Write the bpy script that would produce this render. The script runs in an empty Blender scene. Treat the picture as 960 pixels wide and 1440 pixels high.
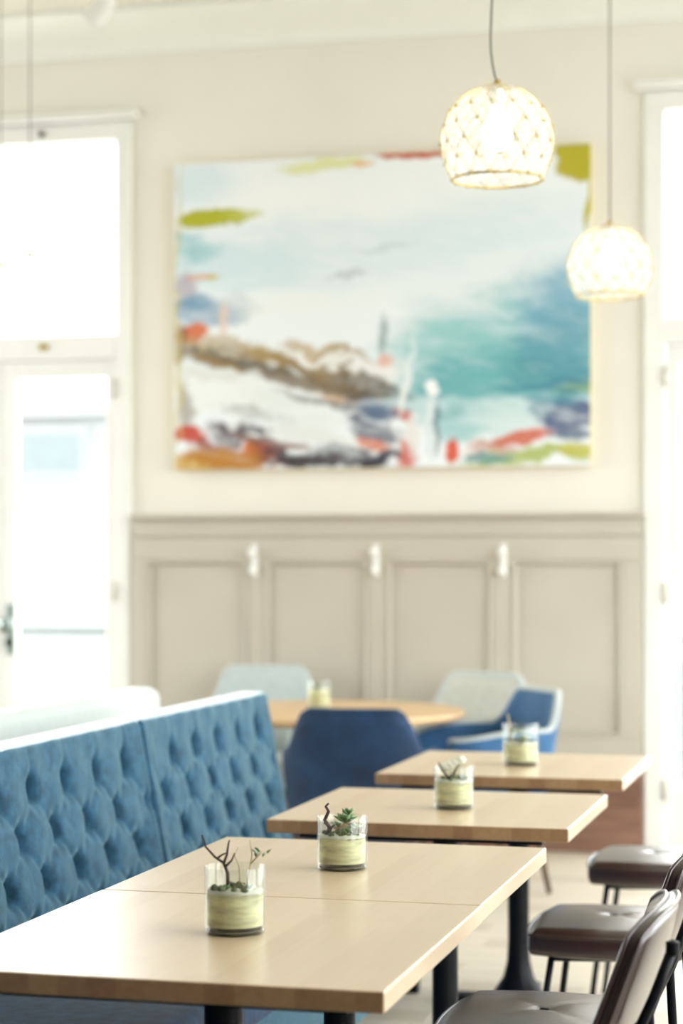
import bpy, bmesh, math, random
from mathutils import Vector, Matrix, noise as mnoise
R = math.radians
rnd = random.Random(7)
sc = bpy.context.scene
COL = sc.collection

# ------------------------------------------------------------------ camera
F = 2894.2            # focal length in pixels of the 960x1440 frame
TH = R(14.42)         # yaw to the left of the bench direction (+Y)
YH = 789.4            # horizon row
EYE = 1.38
cam = bpy.data.cameras.new('camera')
cam_o = bpy.data.objects.new('camera', cam); COL.objects.link(cam_o)
cam_o.location = (0, 0, EYE); cam_o.rotation_euler = (R(90), 0, TH)
cam.sensor_fit = 'VERTICAL'; cam.sensor_height = 36; cam.sensor_width = 24
cam.lens = F / 1440 * 36
cam.shift_y = (YH - 720) / 1440
cam.dof.use_dof = True; cam.dof.focus_distance = 3.95; cam.dof.aperture_fstop = 2.7
cam.clip_start = 0.05; cam.clip_end = 300
sc.camera = cam_o

# ------------------------------------------------------------------ world: bright overcast sky
w = bpy.data.worlds.new('sky'); sc.world = w; w.use_nodes = True
bg = w.node_tree.nodes['Background']
bg.inputs[0].default_value = (0.985, 0.99, 1.0, 1); bg.inputs[1].default_value = 3.6
sc.view_settings.view_transform = 'Standard'
try: sc.view_settings.look = 'None'
except Exception: pass
sc.view_settings.gamma = 1; sc.view_settings.use_curve_mapping = False
sc.view_settings.exposure = 1.28
sc.cycles.use_denoising = True
sc.cycles.max_bounces = 14; sc.cycles.diffuse_bounces = 7; sc.cycles.transparent_max_bounces = 24
sc.cycles.sample_clamp_indirect = 6
sc.cycles.caustics_reflective = False; sc.cycles.caustics_refractive = False

def portal(loc, rot, sx, sy):
    l = bpy.data.lights.new('daylight_portal', 'AREA'); l.shape = 'RECTANGLE'; l.size = sx; l.size_y = sy
    l.cycles.is_portal = True
    o = bpy.data.objects.new('daylight_portal', l); o.location = loc; o.rotation_euler = rot; COL.objects.link(o)

# room extents
XL, XR, YB, YW, ZC = -7.6, 2.2, -2.6, 9.8, 4.08
WIN_R = [(1.6, 4.1), (4.4, 6.9), (7.2, 9.6)]       # windows of the right wall (y ranges)
WIN_L = [(4.4, 6.9), (7.2, 9.6)]  # left wall windows, out of view, added to bring in daylight
WIN_B = []
WZ = (0.2, 3.8)
zc_, zh_ = (WZ[0]+WZ[1])/2, WZ[1]-WZ[0]
for a, b in WIN_R: portal((XR-.01, (a+b)/2, zc_), (0, R(90), 0), zh_, b-a)
for a, b in WIN_L: portal((XL+.01, (a+b)/2, zc_), (0, R(-90), 0), zh_, b-a)
for a, b in WIN_B: portal(((a+b)/2, YB+.01, zc_), (R(90), 0, 0), b-a, zh_)
portal((-4.33, YW-.01, 1.85), (R(-90), 0, 0), 1.25, 3.3)
portal((-0.30, YW-.01, 1.85), (R(-90), 0, 0), 1.25, 3.3)

# ------------------------------------------------------------------ helpers
def Xat(px, Y):  return Y * math.tan(math.atan((px-480)/F) - TH)
def Zat(px, py, Y):
    X = Xat(px, Y); d = -X*math.sin(TH) + Y*math.cos(TH)
    return EYE + (YH-py)*d/F

def link(name, me, m=None, parent=None, smooth=False):
    o = bpy.data.objects.new(name, me); COL.objects.link(o)
    if m is not None and not me.materials: me.materials.append(m)
    if smooth:
        for p in me.polygons: p.use_smooth = True
    if parent is not None: o.parent = parent
    return o
def pyd(name, v, f, m, parent=None, smooth=False):
    me = bpy.data.meshes.new(name); me.from_pydata(v, [], f); me.validate(); me.update()
    bm = bmesh.new(); bm.from_mesh(me); bmesh.ops.recalc_face_normals(bm, faces=bm.faces); bm.to_mesh(me); bm.free()
    return link(name, me, m, parent, smooth)
def from_bm(name, bm, m, parent=None, smooth=False):
    bmesh.ops.recalc_face_normals(bm, faces=bm.faces)
    me = bpy.data.meshes.new(name); bm.to_mesh(me); bm.free()
    return link(name, me, m, parent, smooth)
def add_box(bm, x0, x1, y0, y1, z0, z1, bev=0, seg=2):
    r = bmesh.ops.create_cube(bm, size=1)
    vs = r['verts']
    for v in vs:
        v.co = Vector(((x0+x1)/2+v.co.x*(x1-x0), (y0+y1)/2+v.co.y*(y1-y0), (z0+z1)/2+v.co.z*(z1-z0)))
    if bev:
        es = set(e for v in vs for e in v.link_edges)
        bmesh.ops.bevel(bm, geom=list(es), offset=bev, segments=seg, affect='EDGES', profile=.5)
def box(name, x0, x1, y0, y1, z0, z1, m, parent=None, bev=0, seg=2, smooth=False):
    bm = bmesh.new(); add_box(bm, x0, x1, y0, y1, z0, z1, bev, seg)
    return from_bm(name, bm, m, parent, smooth)
def boxes(name, lst, m, parent=None, bev=0):
    bm = bmesh.new()
    for b in lst: add_box(bm, *b, bev=bev, seg=1)
    return from_bm(name, bm, m, parent)
def tube_data(pts, r, n=8, closed=False, cap=True):
    pts = [Vector(p) for p in pts]; N = len(pts)
    rs = r if isinstance(r, (list, tuple)) else [r]*N
    V, Fc = [], []; up = None
    for i, p in enumerate(pts):
        if closed: t = (pts[(i+1) % N]-pts[i-1])
        else: t = pts[min(i+1, N-1)]-pts[max(i-1, 0)]
        t = t.normalized() if t.length else Vector((0, 0, 1))
        if up is None:
            a = Vector((0, 0, 1)) if abs(t.z) < .9 else Vector((1, 0, 0))
            up = (a-t*a.dot(t)).normalized()
        else:
            up = up-t*up.dot(t)
            up = up.normalized() if up.length > 1e-6 else t.orthogonal().normalized()
        s = t.cross(up)
        for k in range(n):
            a = 2*math.pi*k/n; V.append(p+(up*math.cos(a)+s*math.sin(a))*rs[i])
    for i in range(N if closed else N-1):
        j = (i+1) % N
        for k in range(n): Fc.append((i*n+k, i*n+(k+1) % n, j*n+(k+1) % n, j*n+k))
    if cap and not closed:
        Fc.append(tuple(range(n-1, -1, -1))); Fc.append(tuple((N-1)*n+k for k in range(n)))
    return V, Fc
def tube(name, pts, r, m, parent=None, n=8, closed=False):
    V, Fc = tube_data(pts, r, n, closed); return pyd(name, V, Fc, m, parent, True)
def merge(datas):
    V, Fc = [], []
    for v, f in datas:
        o = len(V); V += list(v); Fc += [tuple(i+o for i in q) for q in f]
    return V, Fc
def lathe_data(prof, n=32, cx=0, cy=0):
    V, Fc = [], []
    for r, z in prof:
        for k in range(n):
            a = 2*math.pi*k/n; V.append((cx+r*math.cos(a), cy+r*math.sin(a), z))
    for i in range(len(prof)-1):
        for k in range(n): Fc.append((i*n+k, i*n+(k+1) % n, (i+1)*n+(k+1) % n, (i+1)*n+k))
    if prof[0][0] > 1e-5: Fc.append(tuple(range(n)))
    if prof[-1][0] > 1e-5: Fc.append(tuple((len(prof)-1)*n+k for k in range(n)))
    return V, Fc
def lathe(name, prof, m, parent=None, n=32, cx=0, cy=0, smooth=True):
    V, Fc = lathe_data(prof, n, cx, cy)
    o = pyd(name, V, Fc, m, parent, smooth)
    bm = bmesh.new(); bm.from_mesh(o.data); bmesh.ops.remove_doubles(bm, verts=bm.verts, dist=1e-5); bmesh.ops.recalc_face_normals(bm, faces=bm.faces); bm.to_mesh(o.data); bm.free()
    if smooth:
        es = o.modifiers.new('edges', 'EDGE_SPLIT'); es.split_angle = R(40)
    return o
def empty(name, loc=(0, 0, 0), rz=0):
    o = bpy.data.objects.new(name, None); o.empty_display_size = .1; COL.objects.link(o)
    o.location = loc; o.rotation_euler = (0, 0, rz); return o
def tag(o, label=None, cat=None, group=None, kind=None):
    if label: o['label'] = label
    if cat: o['category'] = cat
    if group: o['group'] = group
    if kind: o['kind'] = kind
    return o
def copy_tree(o, parent=None):
    c = o.copy(); COL.objects.link(c); c.parent = parent
    for ch in list(o.children): copy_tree(ch, c)
    return c

# ------------------------------------------------------------------ materials
def nt(name):
    m = bpy.data.materials.new(name); m.use_nodes = True
    return m, m.node_tree, m.node_tree.nodes['Principled BSDF']
def mat(name, col, rough=.6, metal=0, var=0.06, scale=6, bump=0, bscale=60, sheen=0, sheen_r=.4, sheen_t=(1, 1, 1), spec=.5, coat=0, detail=4, stretch=None):
    m, t, b = nt(name); N, L = t.nodes, t.links
    tc = N.new('ShaderNodeTexCoord'); src = tc.outputs['Object']
    if stretch:
        mp = N.new('ShaderNodeMapping'); mp.inputs['Scale'].default_value = stretch; L.new(src, mp.inputs[0]); src = mp.outputs[0]
    n = N.new('ShaderNodeTexNoise'); n.inputs['Scale'].default_value = scale; n.inputs['Detail'].default_value = detail
    L.new(src, n.inputs['Vector'])
    r = N.new('ShaderNodeValToRGB')
    r.color_ramp.elements[0].position = .3; r.color_ramp.elements[1].position = .7
    r.color_ramp.elements[0].color = (*[c*(1-var) for c in col], 1)
    r.color_ramp.elements[1].color = (*[min(1, c*(1+var)) for c in col], 1)
    L.new(n.outputs['Fac'], r.inputs[0]); L.new(r.outputs[0], b.inputs['Base Color'])
    b.inputs['Roughness'].default_value = rough; b.inputs['Metallic'].default_value = metal
    b.inputs['Specular IOR Level'].default_value = spec
    if sheen:
        b.inputs['Sheen Weight'].default_value = sheen; b.inputs['Sheen Roughness'].default_value = sheen_r
        b.inputs['Sheen Tint'].default_value = (*sheen_t, 1)
    if coat: b.inputs['Coat Weight'].default_value = coat; b.inputs['Coat Roughness'].default_value = .25
    if bump:
        n2 = N.new('ShaderNodeTexNoise'); n2.inputs['Scale'].default_value = bscale; n2.inputs['Detail'].default_value = 3
        L.new(src, n2.inputs['Vector'])
        bp = N.new('ShaderNodeBump'); bp.inputs['Strength'].default_value = bump; bp.inputs['Distance'].default_value = .003
        L.new(n2.outputs['Fac'], bp.inputs['Height']); L.new(bp.outputs[0], b.inputs['Normal'])
    return m

def wood(name, c0, c1, rough=.38, stave=.047, axis='Y', coat=.0, length=.9, endgrain=False):
    """edge-glued staves running along one axis, with grain"""
    m, t, b = nt(name); N, L = t.nodes, t.links
    tc = N.new('ShaderNodeTexCoord'); sx = N.new('ShaderNodeSeparateXYZ'); L.new(tc.outputs['Object'], sx.inputs[0])
    across, along = (sx.outputs['X'], sx.outputs['Y']) if axis == 'Y' else (sx.outputs['Y'], sx.outputs['X'])
    def mth(op, a, v=None, b_=None):
        k = N.new('ShaderNodeMath'); k.operation = op; L.new(a, k.inputs[0])
        if b_ is not None: L.new(b_, k.inputs[1])
        elif v is not None: k.inputs[1].default_value = v
        return k.outputs[0]
    cell = mth('FLOOR', mth('DIVIDE', across, stave))
    off = mth('MULTIPLY', cell, .377)
    cell2 = mth('FLOOR', mth('ADD', mth('DIVIDE', along, length), b_=off))
    cmb = N.new('ShaderNodeCombineXYZ'); L.new(cell, cmb.inputs[0]); L.new(cell2, cmb.inputs[1])
    wn = N.new('ShaderNodeTexWhiteNoise'); wn.noise_dimensions = '2D'; L.new(cmb.outputs[0], wn.inputs['Vector'])
    mp = N.new('ShaderNodeMapping'); mp.inputs['Scale'].default_value = (34, 2.2, 34) if axis == 'Y' else (2.2, 34, 34)
    L.new(tc.outputs['Object'], mp.inputs[0])
    n = N.new('ShaderNodeTexNoise'); n.inputs['Scale'].default_value = 2.0; n.inputs['Detail'].default_value = 6; n.inputs['Distortion'].default_value = .6
    L.new(mp.outputs[0], n.inputs['Vector'])
    s = mth('ADD', mth('MULTIPLY', wn.outputs['Value'], .5), b_=mth('MULTIPLY', n.outputs['Fac'], .5))
    r = N.new('ShaderNodeValToRGB'); r.color_ramp.elements[0].position = .15; r.color_ramp.elements[1].position = .8
    r.color_ramp.elements[0].color = (*c0, 1); r.color_ramp.elements[1].color = (*c1, 1)
    L.new(s, r.inputs[0]); colout = r.outputs[0]
    if endgrain:      # sawn ends of the staves (faces across the grain) are browner wood
        nx = N.new('ShaderNodeSeparateXYZ'); L.new(tc.outputs['Normal'], nx.inputs[0])
        ab = mth('GREATER_THAN', mth('ABSOLUTE', nx.outputs['Y']), .8)
        r2 = N.new('ShaderNodeValToRGB'); r2.color_ramp.elements[0].position = .15; r2.color_ramp.elements[1].position = .85
        r2.color_ramp.elements[0].color = (.28, .145, .07, 1); r2.color_ramp.elements[1].color = (.50, .32, .165, 1)
        L.new(s, r2.inputs[0])
        mx = N.new('ShaderNodeMix'); mx.data_type = 'RGBA'; L.new(ab, mx.inputs[0]); L.new(colout, mx.inputs[6]); L.new(r2.outputs[0], mx.inputs[7]); colout = mx.outputs[2]
    L.new(colout, b.inputs['Base Color'])
    b.inputs['Roughness'].default_value = rough
    if coat: b.inputs['Coat Weight'].default_value = coat; b.inputs['Coat Roughness'].default_value = .28
    bp = N.new('ShaderNodeBump'); bp.inputs['Strength'].default_value = .06; bp.inputs['Distance'].default_value = .002
    L.new(n.outputs['Fac'], bp.inputs['Height']); L.new(bp.outputs[0], b.inputs['Normal'])
    return m

def glass(name, tint=(1, 1, 1), refl=.06, rough=.0, fres=True):
    m = bpy.data.materials.new(name); m.use_nodes = True; t = m.node_tree; N, L = t.nodes, t.links
    for x in list(N): N.remove(x)
    out = N.new('ShaderNodeOutputMaterial'); mx = N.new('ShaderNodeMixShader')
    tr = N.new('ShaderNodeBsdfTransparent'); tr.inputs[0].default_value = (*tint, 1)
    gl = N.new('ShaderNodeBsdfGlossy'); gl.inputs['Roughness'].default_value = rough
    if fres:
        lw = N.new('ShaderNodeLayerWeight'); lw.inputs['Blend'].default_value = .5
        pw = N.new('ShaderNodeMath'); pw.operation = 'POWER'; pw.inputs[1].default_value = 4.5; L.new(lw.outputs['Facing'], pw.inputs[0])
        ma = N.new('ShaderNodeMath'); ma.operation = 'MULTIPLY_ADD'; ma.inputs[1].default_value = .55; ma.inputs[2].default_value = .06; L.new(pw.outputs[0], ma.inputs[0])
        L.new(ma.outputs[0], mx.inputs[0])
    else: mx.inputs[0].default_value = refl
    L.new(tr.outputs[0], mx.inputs[1]); L.new(gl.outputs[0], mx.inputs[2]); L.new(mx.outputs[0], out.inputs[0])
    return m
def emis(name, col, s):
    m, t, b = nt(name)
    b.inputs['Base Color'].default_value = (*col, 1); b.inputs['Emission Color'].default_value = (*col, 1); b.inputs['Emission Strength'].default_value = s
    return m
def translucent(name, col, alpha=.5):
    m = bpy.data.materials.new(name); m.use_nodes = True; t = m.node_tree; N, L = t.nodes, t.links
    for x in list(N): N.remove(x)
    out = N.new('ShaderNodeOutputMaterial'); mx = N.new('ShaderNodeMixShader'); m2 = N.new('ShaderNodeMixShader')
    tr = N.new('ShaderNodeBsdfTransparent'); d = N.new('ShaderNodeBsdfDiffuse'); s = N.new('ShaderNodeBsdfTranslucent')
    tc = N.new('ShaderNodeTexCoord'); v = N.new('ShaderNodeTexVoronoi'); v.inputs['Scale'].default_value = 55
    L.new(tc.outputs['Object'], v.inputs['Vector'])
    rp = N.new('ShaderNodeMapRange'); rp.inputs[1].default_value = .0; rp.inputs[2].default_value = .7; rp.inputs[3].default_value = min(1, alpha+.14); rp.inputs[4].default_value = max(0, alpha-.14)
    L.new(v.outputs['Distance'], rp.inputs[0])
    d.inputs[0].default_value = (*col, 1); s.inputs[0].default_value = (*col, 1); m2.inputs[0].default_value = .5
    L.new(d.outputs[0], m2.inputs[1]); L.new(s.outputs[0], m2.inputs[2])
    L.new(rp.outputs[0], mx.inputs[0]); L.new(tr.outputs[0], mx.inputs[1]); L.new(m2.outputs[0], mx.inputs[2]); L.new(mx.outputs[0], out.inputs[0])
    return m

M = {}
M['wall'] = mat('cream_plaster', (.818, .790, .722), .85, var=.02, scale=2, bump=.1, bscale=90)
M['ceil'] = mat('ceiling_paint', (.74, .71, .62), .9, var=.02, scale=2)
M['cove'] = mat('cove_paint', (.84, .85, .80), .8, var=.02, scale=3)
M['taupe'] = mat('taupe_panel_paint', (.535, .497, .425), .5, var=.03, scale=3, bump=.05)
M['white'] = mat('white_gloss_paint', (.83, .835, .81), .4, var=.02, scale=4)
M['skirt'] = mat('brown_stained_skirting', (.235, .125, .085), .45, var=.25, scale=4, stretch=(1, 8, 8))
M['floorbase'] = mat('floor_joint', (.30, .25, .19), .8)
M['plank'] = wood('limed_oak_plank', (.52, .45, .345), (.70, .635, .52), .42, stave=.31, axis='X', length=1.7)
M['oak'] = wood('oiled_oak', (.62, .46, .29), (.72, .565, .38), .34, coat=.6, endgrain=True)
M['honey'] = wood('honey_oak', (.62, .40, .20), (.72, .50, .27), .4, coat=.2, stave=.08)
M['velvet'] = mat('blue_velvet', (.024, .086, .150), .75, var=.4, scale=45, bump=.5, bscale=170, sheen=1.0, sheen_r=.36, sheen_t=(.58, .92, 1.0), spec=.2, detail=8)
M['shaded_velvet'] = mat('blue_velvet_shaded', (.014, .045, .105), .8, var=.4, scale=30, bump=.3, bscale=170, sheen=.12)  # bench velvet with the shade under the tables put into its colour
M['velvet_dark'] = mat('button_velvet', (.018, .065, .15), .8, var=.1, sheen=.3)
M['navy'] = mat('navy_velvet', (.006, .032, .088), .75, var=.35, scale=9, bump=.2, bscale=150, sheen=.14, sheen_r=.3, sheen_t=(.5, .75, 1))
M['midblue'] = mat('mid_blue_velvet', (.03, .12, .27), .75, var=.25, scale=9, sheen=.5, sheen_t=(.6, .8, 1))
M['pale'] = mat('pale_grey_blue_fabric', (.62, .69, .67), .8, var=.05, scale=30, bump=.15, bscale=200, sheen=.4)
M['palechair'] = mat('pale_blue_fabric', (.50, .57, .57), .8, var=.06, scale=25, sheen=.4)
M['greychair'] = mat('pale_stone_fabric', (.55, .56, .50), .8, var=.06, scale=25, sheen=.3)
M['cap'] = mat('velvet_top_highlight', (.52, .62, .66), .6, var=.05, sheen=.6)  # highlight on the blue velvet's top edge, put in as pale colour
M['palepipe'] = mat('pale_piping', (.50, .55, .55), .6)
M['leather'] = mat('brown_leather', (.030, .011, .012), .36, var=.3, scale=7, bump=.12, bscale=110, spec=.5, coat=1.0)
M['seatgrey'] = mat('dark_seat_cushion', (.16, .12, .10), .8)
M['black'] = mat('black_powder_steel', (.005, .006, .009), .35, var=.1, spec=.15)
M['brass'] = mat('aged_brass', (.50, .38, .10), .35, metal=.75, var=.2)
M['steel'] = mat('grey_green_steel', (.30, .36, .34), .3, metal=.85, var=.1)
M['hinge'] = mat('painted_hinge', (.55, .53, .45), .4, metal=.3)
M['darkmetal'] = mat('dark_metal', (.05, .06, .05), .4, metal=.4)
M['ceramic'] = mat('white_porcelain', (.88, .88, .86), .15, var=.01)
M['legwood'] = mat('dark_wood_leg', (.10, .055, .03), .5, var=.2)
M['pane'] = glass('window_glass', (.97, .985, .98), fres=False, refl=.05)
M['jar'] = glass('jar_glass', (.965, .985, .975))
M['jarbase'] = mat('thick_glass_base', (.05, .045, .03), .12, var=.9, scale=60, spec=.8)
M['sand'] = mat('layered_moss_and_sand', (.74, .69, .42), .9, var=.42, scale=7, stretch=(2.2, 2.2, 9), detail=5)
M['whitesand'] = mat('white_sand', (.80, .79, .66), .9, var=.1, scale=40)
M['twig'] = mat('dark_twig', (.050, .026, .026), .8, var=.3, scale=60)
M['dry'] = mat('pale_dry_stem', (.52, .44, .27), .8, var=.2, scale=60)
M['leaf'] = mat('succulent_green', (.13, .25, .085), .5, var=.4, scale=40)
M['leafpale'] = mat('pale_succulent', (.50, .58, .42), .5, var=.3, scale=40)
M['moss'] = mat('dark_moss', (.12, .14, .06), .9, var=.5, scale=80)
M['shade'] = translucent('crystal_bead_shade', (.95, .95, .90), .34)
M['bulb'] = emis('glowing_bulb', (1, .97, .90), 6)
M['cord'] = mat('grey_cord', (.13, .13, .11), .6)
M['concrete'] = mat('pale_paving', (.42, .42, .41), .9, var=.1, scale=1)
M['facade'] = mat('pale_render_facade', (.24, .25, .25), .9, var=.05, scale=1)
M['railing'] = mat('grey_green_railing_paint', (.16, .18, .18), .6)
M['facwin'] = mat('far_window_glass', (.12, .145, .15), .6, var=.1)

# ================================================================== SETTING
def wall(name, axis, p0, p1, a0, a1, z0, z1, ops, m):
    """wall slab between p0,p1 across, a0..a1 along, with openings (lo,hi,zlo,zhi)"""
    bm = bmesh.new()
    def ad(lo, hi, zl, zh):
        if hi-lo < 1e-4 or zh-zl < 1e-4: return
        if axis == 'Y': add_box(bm, p0, p1, lo, hi, zl, zh)
        else: add_box(bm, lo, hi, p0, p1, zl, zh)
    c = a0
    for lo, hi, zl, zh in sorted(ops):
        ad(c, lo, z0, z1); ad(lo, hi, z0, zl); ad(lo, hi, zh, z1); c = hi
    ad(c, a1, z0, z1)
    return tag(from_bm(name, bm, m), kind='structure')

fl = tag(box('floor', XL-.2, XR+.2, YB-.2, YW+.2, -.2, -.004, M['floorbase']), kind='structure')
PW, PL = .155, 2.1                                   # floor planks, running along X
pm = None; row = 0; y = 3.4
bmp = bmesh.new(); add_box(bmp, 0, PL-.003, 0, PW-.004, -.02, 0, bev=.0015, seg=1)
pm = bpy.data.meshes.new('plank'); bmesh.ops.recalc_face_normals(bmp, faces=bmp.faces); bmp.to_mesh(pm); bmp.free(); pm.materials.append(M['plank'])
while y < YW-.05:
    x = -4.9 + (row*.83) % PL
    while x < XR-PL:
        o = link('plank', pm, None, fl); o.location = (x, y, 0); x += PL
    y += PW; row += 1
ce = tag(box('ceiling', XL-.2, XR+.2, YB-.2, YW+.2, ZC, ZC+.2, M['ceil']), kind='structure')
# back wall with the two french-door openings
LD = (-5.03, -3.63); RD = (-1.02, .38)
wall('wall_back', 'X', YW, YW+.3, XL, XR, 0, ZC, [(LD[0], LD[1], 0, 3.58), (RD[0], RD[1], 0, 3.58)], M['wall'])
wall('wall_right', 'Y', XR, XR+.3, YB, YW, 0, ZC, [(a, b, *WZ) for a, b in WIN_R], M['wall'])
wall('wall_left', 'Y', XL-.3, XL, YB, YW, 0, ZC, [(a, b, *WZ) for a, b in WIN_L], M['wall'])
wall('wall_rear', 'X', YB-.3, YB, XL, XR, 0, ZC, [(a, b, *WZ) for a, b in WIN_B], mat('fill_cut_paint', (.10, .12, .14), .8, var=.03, scale=2))  # unseen wall, coloured dark to cut fill light from behind the camera
# cove along the back wall
prof = [(0, 0), (-.025, 0), (-.025, .012)]
for i in range(9):
    a = R(90)*i/8
    prof.append((-.36+.335*math.cos(a), .012+.11*math.sin(a)))
prof += [(-.39, .122), (-.39, .15), (0, .15)]
zb = 3.93
V = []
for x in (XL, XR): V += [(x, YW+p, zb+q) for p, q in prof]
n = len(prof); Fc = [(i, (i+1) % n, n+(i+1) % n, n+i) for i in range(n)] + [tuple(range(n)), tuple(range(n, 2*n))]
tag(pyd('trim_1', V, Fc, M['cove']), kind='structure')

# plain sash windows of the side and rear walls
def sash(name, axis, p, a, b, zl, zh):
    r = tag(empty(name), kind='structure')
    def bx(lo, hi, z0, z1, d0, d1):
        return (p+d0, p+d1, lo, hi, z0, z1) if axis == 'Y' else (lo, hi, p+d0, p+d1, z0, z1)
    t = .07; mid = (a+b)/2
    boxes('window_frame', [bx(a, a+t, zl, zh, -.04, .04), bx(b-t, b, zl, zh, -.04, .04), bx(a+t, b-t, zl, zl+t, -.04, .04),
          bx(a+t, b-t, zh-t, zh, -.04, .04), bx(mid-.035, mid+.035, zl+t, zh-t, -.03, .03)], M['white'], r)
    boxes('pane', [bx(a+t, mid-.035, zl+t, zh-t, -.004, .004)], M['pane'], r)
    boxes('pane', [bx(mid+.035, b-t, zl+t, zh-t, -.004, .004)], M['pane'], r)
k = 1
for a, b in WIN_R: sash('window_%d' % k, 'Y', XR+.15, a, b, *WZ); k += 1
for a, b in WIN_L: sash('window_%d' % k, 'Y', XL-.15, a, b, *WZ); k += 1
for a, b in WIN_B: sash('window_%d' % k, 'X', YB-.15, a, b, *WZ); k += 1

# french doors with transom light
def french_door(name, x0, x1, fl_, fr_, handle):
    r = tag(empty(name, ((x0+x1)/2, YW, 0)), kind='structure'); ox = (x0+x1)/2
    def L_(x): return x-ox
    f0, f1 = L_(x0), L_(x1)
    boxes('door_frame', [(f0, f0+fl_, -.03, .12, 0, 3.51), (f1-fr_, f1, -.03, .12, 0, 3.51), (f0, f1, -.03, .12, 3.51, 3.60),
                         (f0+fl_, f1-fr_, -.03, .12, 2.405, 2.53)], M['white'], r, bev=.006)
    box('cornice', f0-.04, f1+.04, -.075, -.001, 3.605, 3.65, M['white'], r, bev=.012)
    box('pane', f0+fl_, f1-fr_, .04, .048, 2.53, 3.51, M['pane'], r)
    a, b = f0+fl_+.004, f1-fr_-.004; c = (a+b)/2
    st, ms = .058, .075
    for (p, q, sl, sr, hx) in ((a, c-.002, st, ms, a), (c+.002, b, ms, st, b)):
        lf = boxes('door_leaf', [(p, p+sl, 0, .06, .012, 2.40), (q-sr, q, 0, .06, .012, 2.40), (p+sl, q-sr, 0, .06, .012, .32), (p+sl, q-sr, 0, .06, 2.315, 2.40)], M['white'], r, bev=.005)
        box('pane', p+sl, q-sr, .026, .034, .32, 2.315, M['pane'], lf)
        for hz in (.30, 1.23, 2.25):
            hinge = lathe('hinge', [(.0, hz-.052), (.005, hz-.05), (.009, hz-.045), (.009, hz+.045), (.005, hz+.05), (0, hz+.052)], M['hinge'], lf, n=10, cx=hx, cy=-.036)
    if handle:
        # plate with an oval knob and a small key rose on the meeting stile
        hx = c+.05
        pl = box('handle_plate', hx-.022, hx+.022, -.012, 0, .90, 1.16, M['steel'], r, bev=.006)
        V, Fc = lathe_data([(.0, 0), (.012, .002), (.012, .03), (.036, .045), (.044, .062), (.036, .078), (.0, .084)], 20)
        V = [(hx+v[0], -.012-v[2], 1.055+v[1]*1.0) for v in V]; pyd('knob', V, Fc, M['steel'], pl, True)
        V, Fc = lathe_data([(.0, 0), (.026, .002), (.026, .012), (.018, .02), (.0, .022)], 16)
        V = [(hx+v[0], -.012-v[2], .965+v[1]) for v in V]; pyd('key_rose', V, Fc, M['darkmetal'], pl, True)
    box('catch', c-.0+.22, c+.27, -.045, -.03, 2.455, 2.485, M['brass'], r, bev=.005)
    V, Fc = lathe_data([(.0, 0), (.016, .001), (.016, .012), (.007, .018), (.007, .035), (0, .04)], 12)
    V = [(c+.235+v[0], -.03-v[2], 3.555+v[1]) for v in V]; pyd('blind_hook', V, Fc, M['darkmetal'], r, True)
    return r
french_door('door_1', -5.03, -3.61, .08, .08, True)
french_door('door_2', -1.04, .40, .10, .10, True)

# wainscot
wn = tag(empty('wall_wainscot', (0, YW, 0)), kind='structure')
WX0, WX1 = -3.60, -1.045
ZT = 1.615
box('backing', WX0, WX1, -.02, 0, .0, ZT-.02, M['taupe'], wn)
ins = []
for l, r_ in ((209, 348), (374, 517), (545, 692), (722, 875)):
    ins.append((Xat(l, YW-.03), Xat(r_, YW-.03)))
PZ0, PZ1 = .55, 1.385
xs = [WX0]+[v for p in ins for v in p]+[WX1]
for i in range(0, len(xs), 2): box('stile', xs[i], xs[i+1], -.045, -.02, PZ0, PZ1, M['taupe'], wn, bev=.004, seg=1)
box('top_rail', WX0, WX1, -.045, -.02, PZ1, 1.50, M['taupe'], wn, bev=.003, seg=1)
box('frieze', WX0, WX1, -.05, -.02, 1.503, 1.592, M['taupe'], wn, bev=.003, seg=1)
box('bottom_rail', WX0, WX1, -.045, -.02, .46, PZ0, M['taupe'], wn, bev=.003, seg=1)
box('cap_rail', WX0-.0, WX1+.02, -.085, -.0, 1.592, ZT, M['taupe'], wn, bev=.008)
for a, b in ins:
    t = .022
    pn = box('panel', a+t, b-t, -.03, -.02, PZ0+t, PZ1-t, M['taupe'], wn, bev=.002, seg=1)
    V = []
    for (d, y_) in ((0, -.045), (.006, -.054), (.016, -.050), (t, -.030)):
        V += [(a+d, y_, PZ0+d), (b-d, y_, PZ0+d), (b-d, y_, PZ1-d), (a+d, y_, PZ1-d)]
    Fc = [(4*i+k, 4*i+(k+1) % 4, 4*i+4+(k+1) % 4, 4*i+4+k) for i in range(3) for k in range(4)]
    pyd('panel_moulding', V, Fc, M['taupe'], wn)
bb = tag(empty('baseboard_back', (0, YW, 0)), kind='structure')
box('board', WX0, WX1+.0, -.06, -.0, 0, .235, M['skirt'], bb, bev=.004, seg=1)
box('upper_board', WX0, WX1, -.052, -.0, .255, .455, M['skirt'], bb, bev=.004, seg=1)
box('ledge', WX0, WX1, -.085, -.0, .235, .255, M['skirt'], bb, bev=.006)

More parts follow.
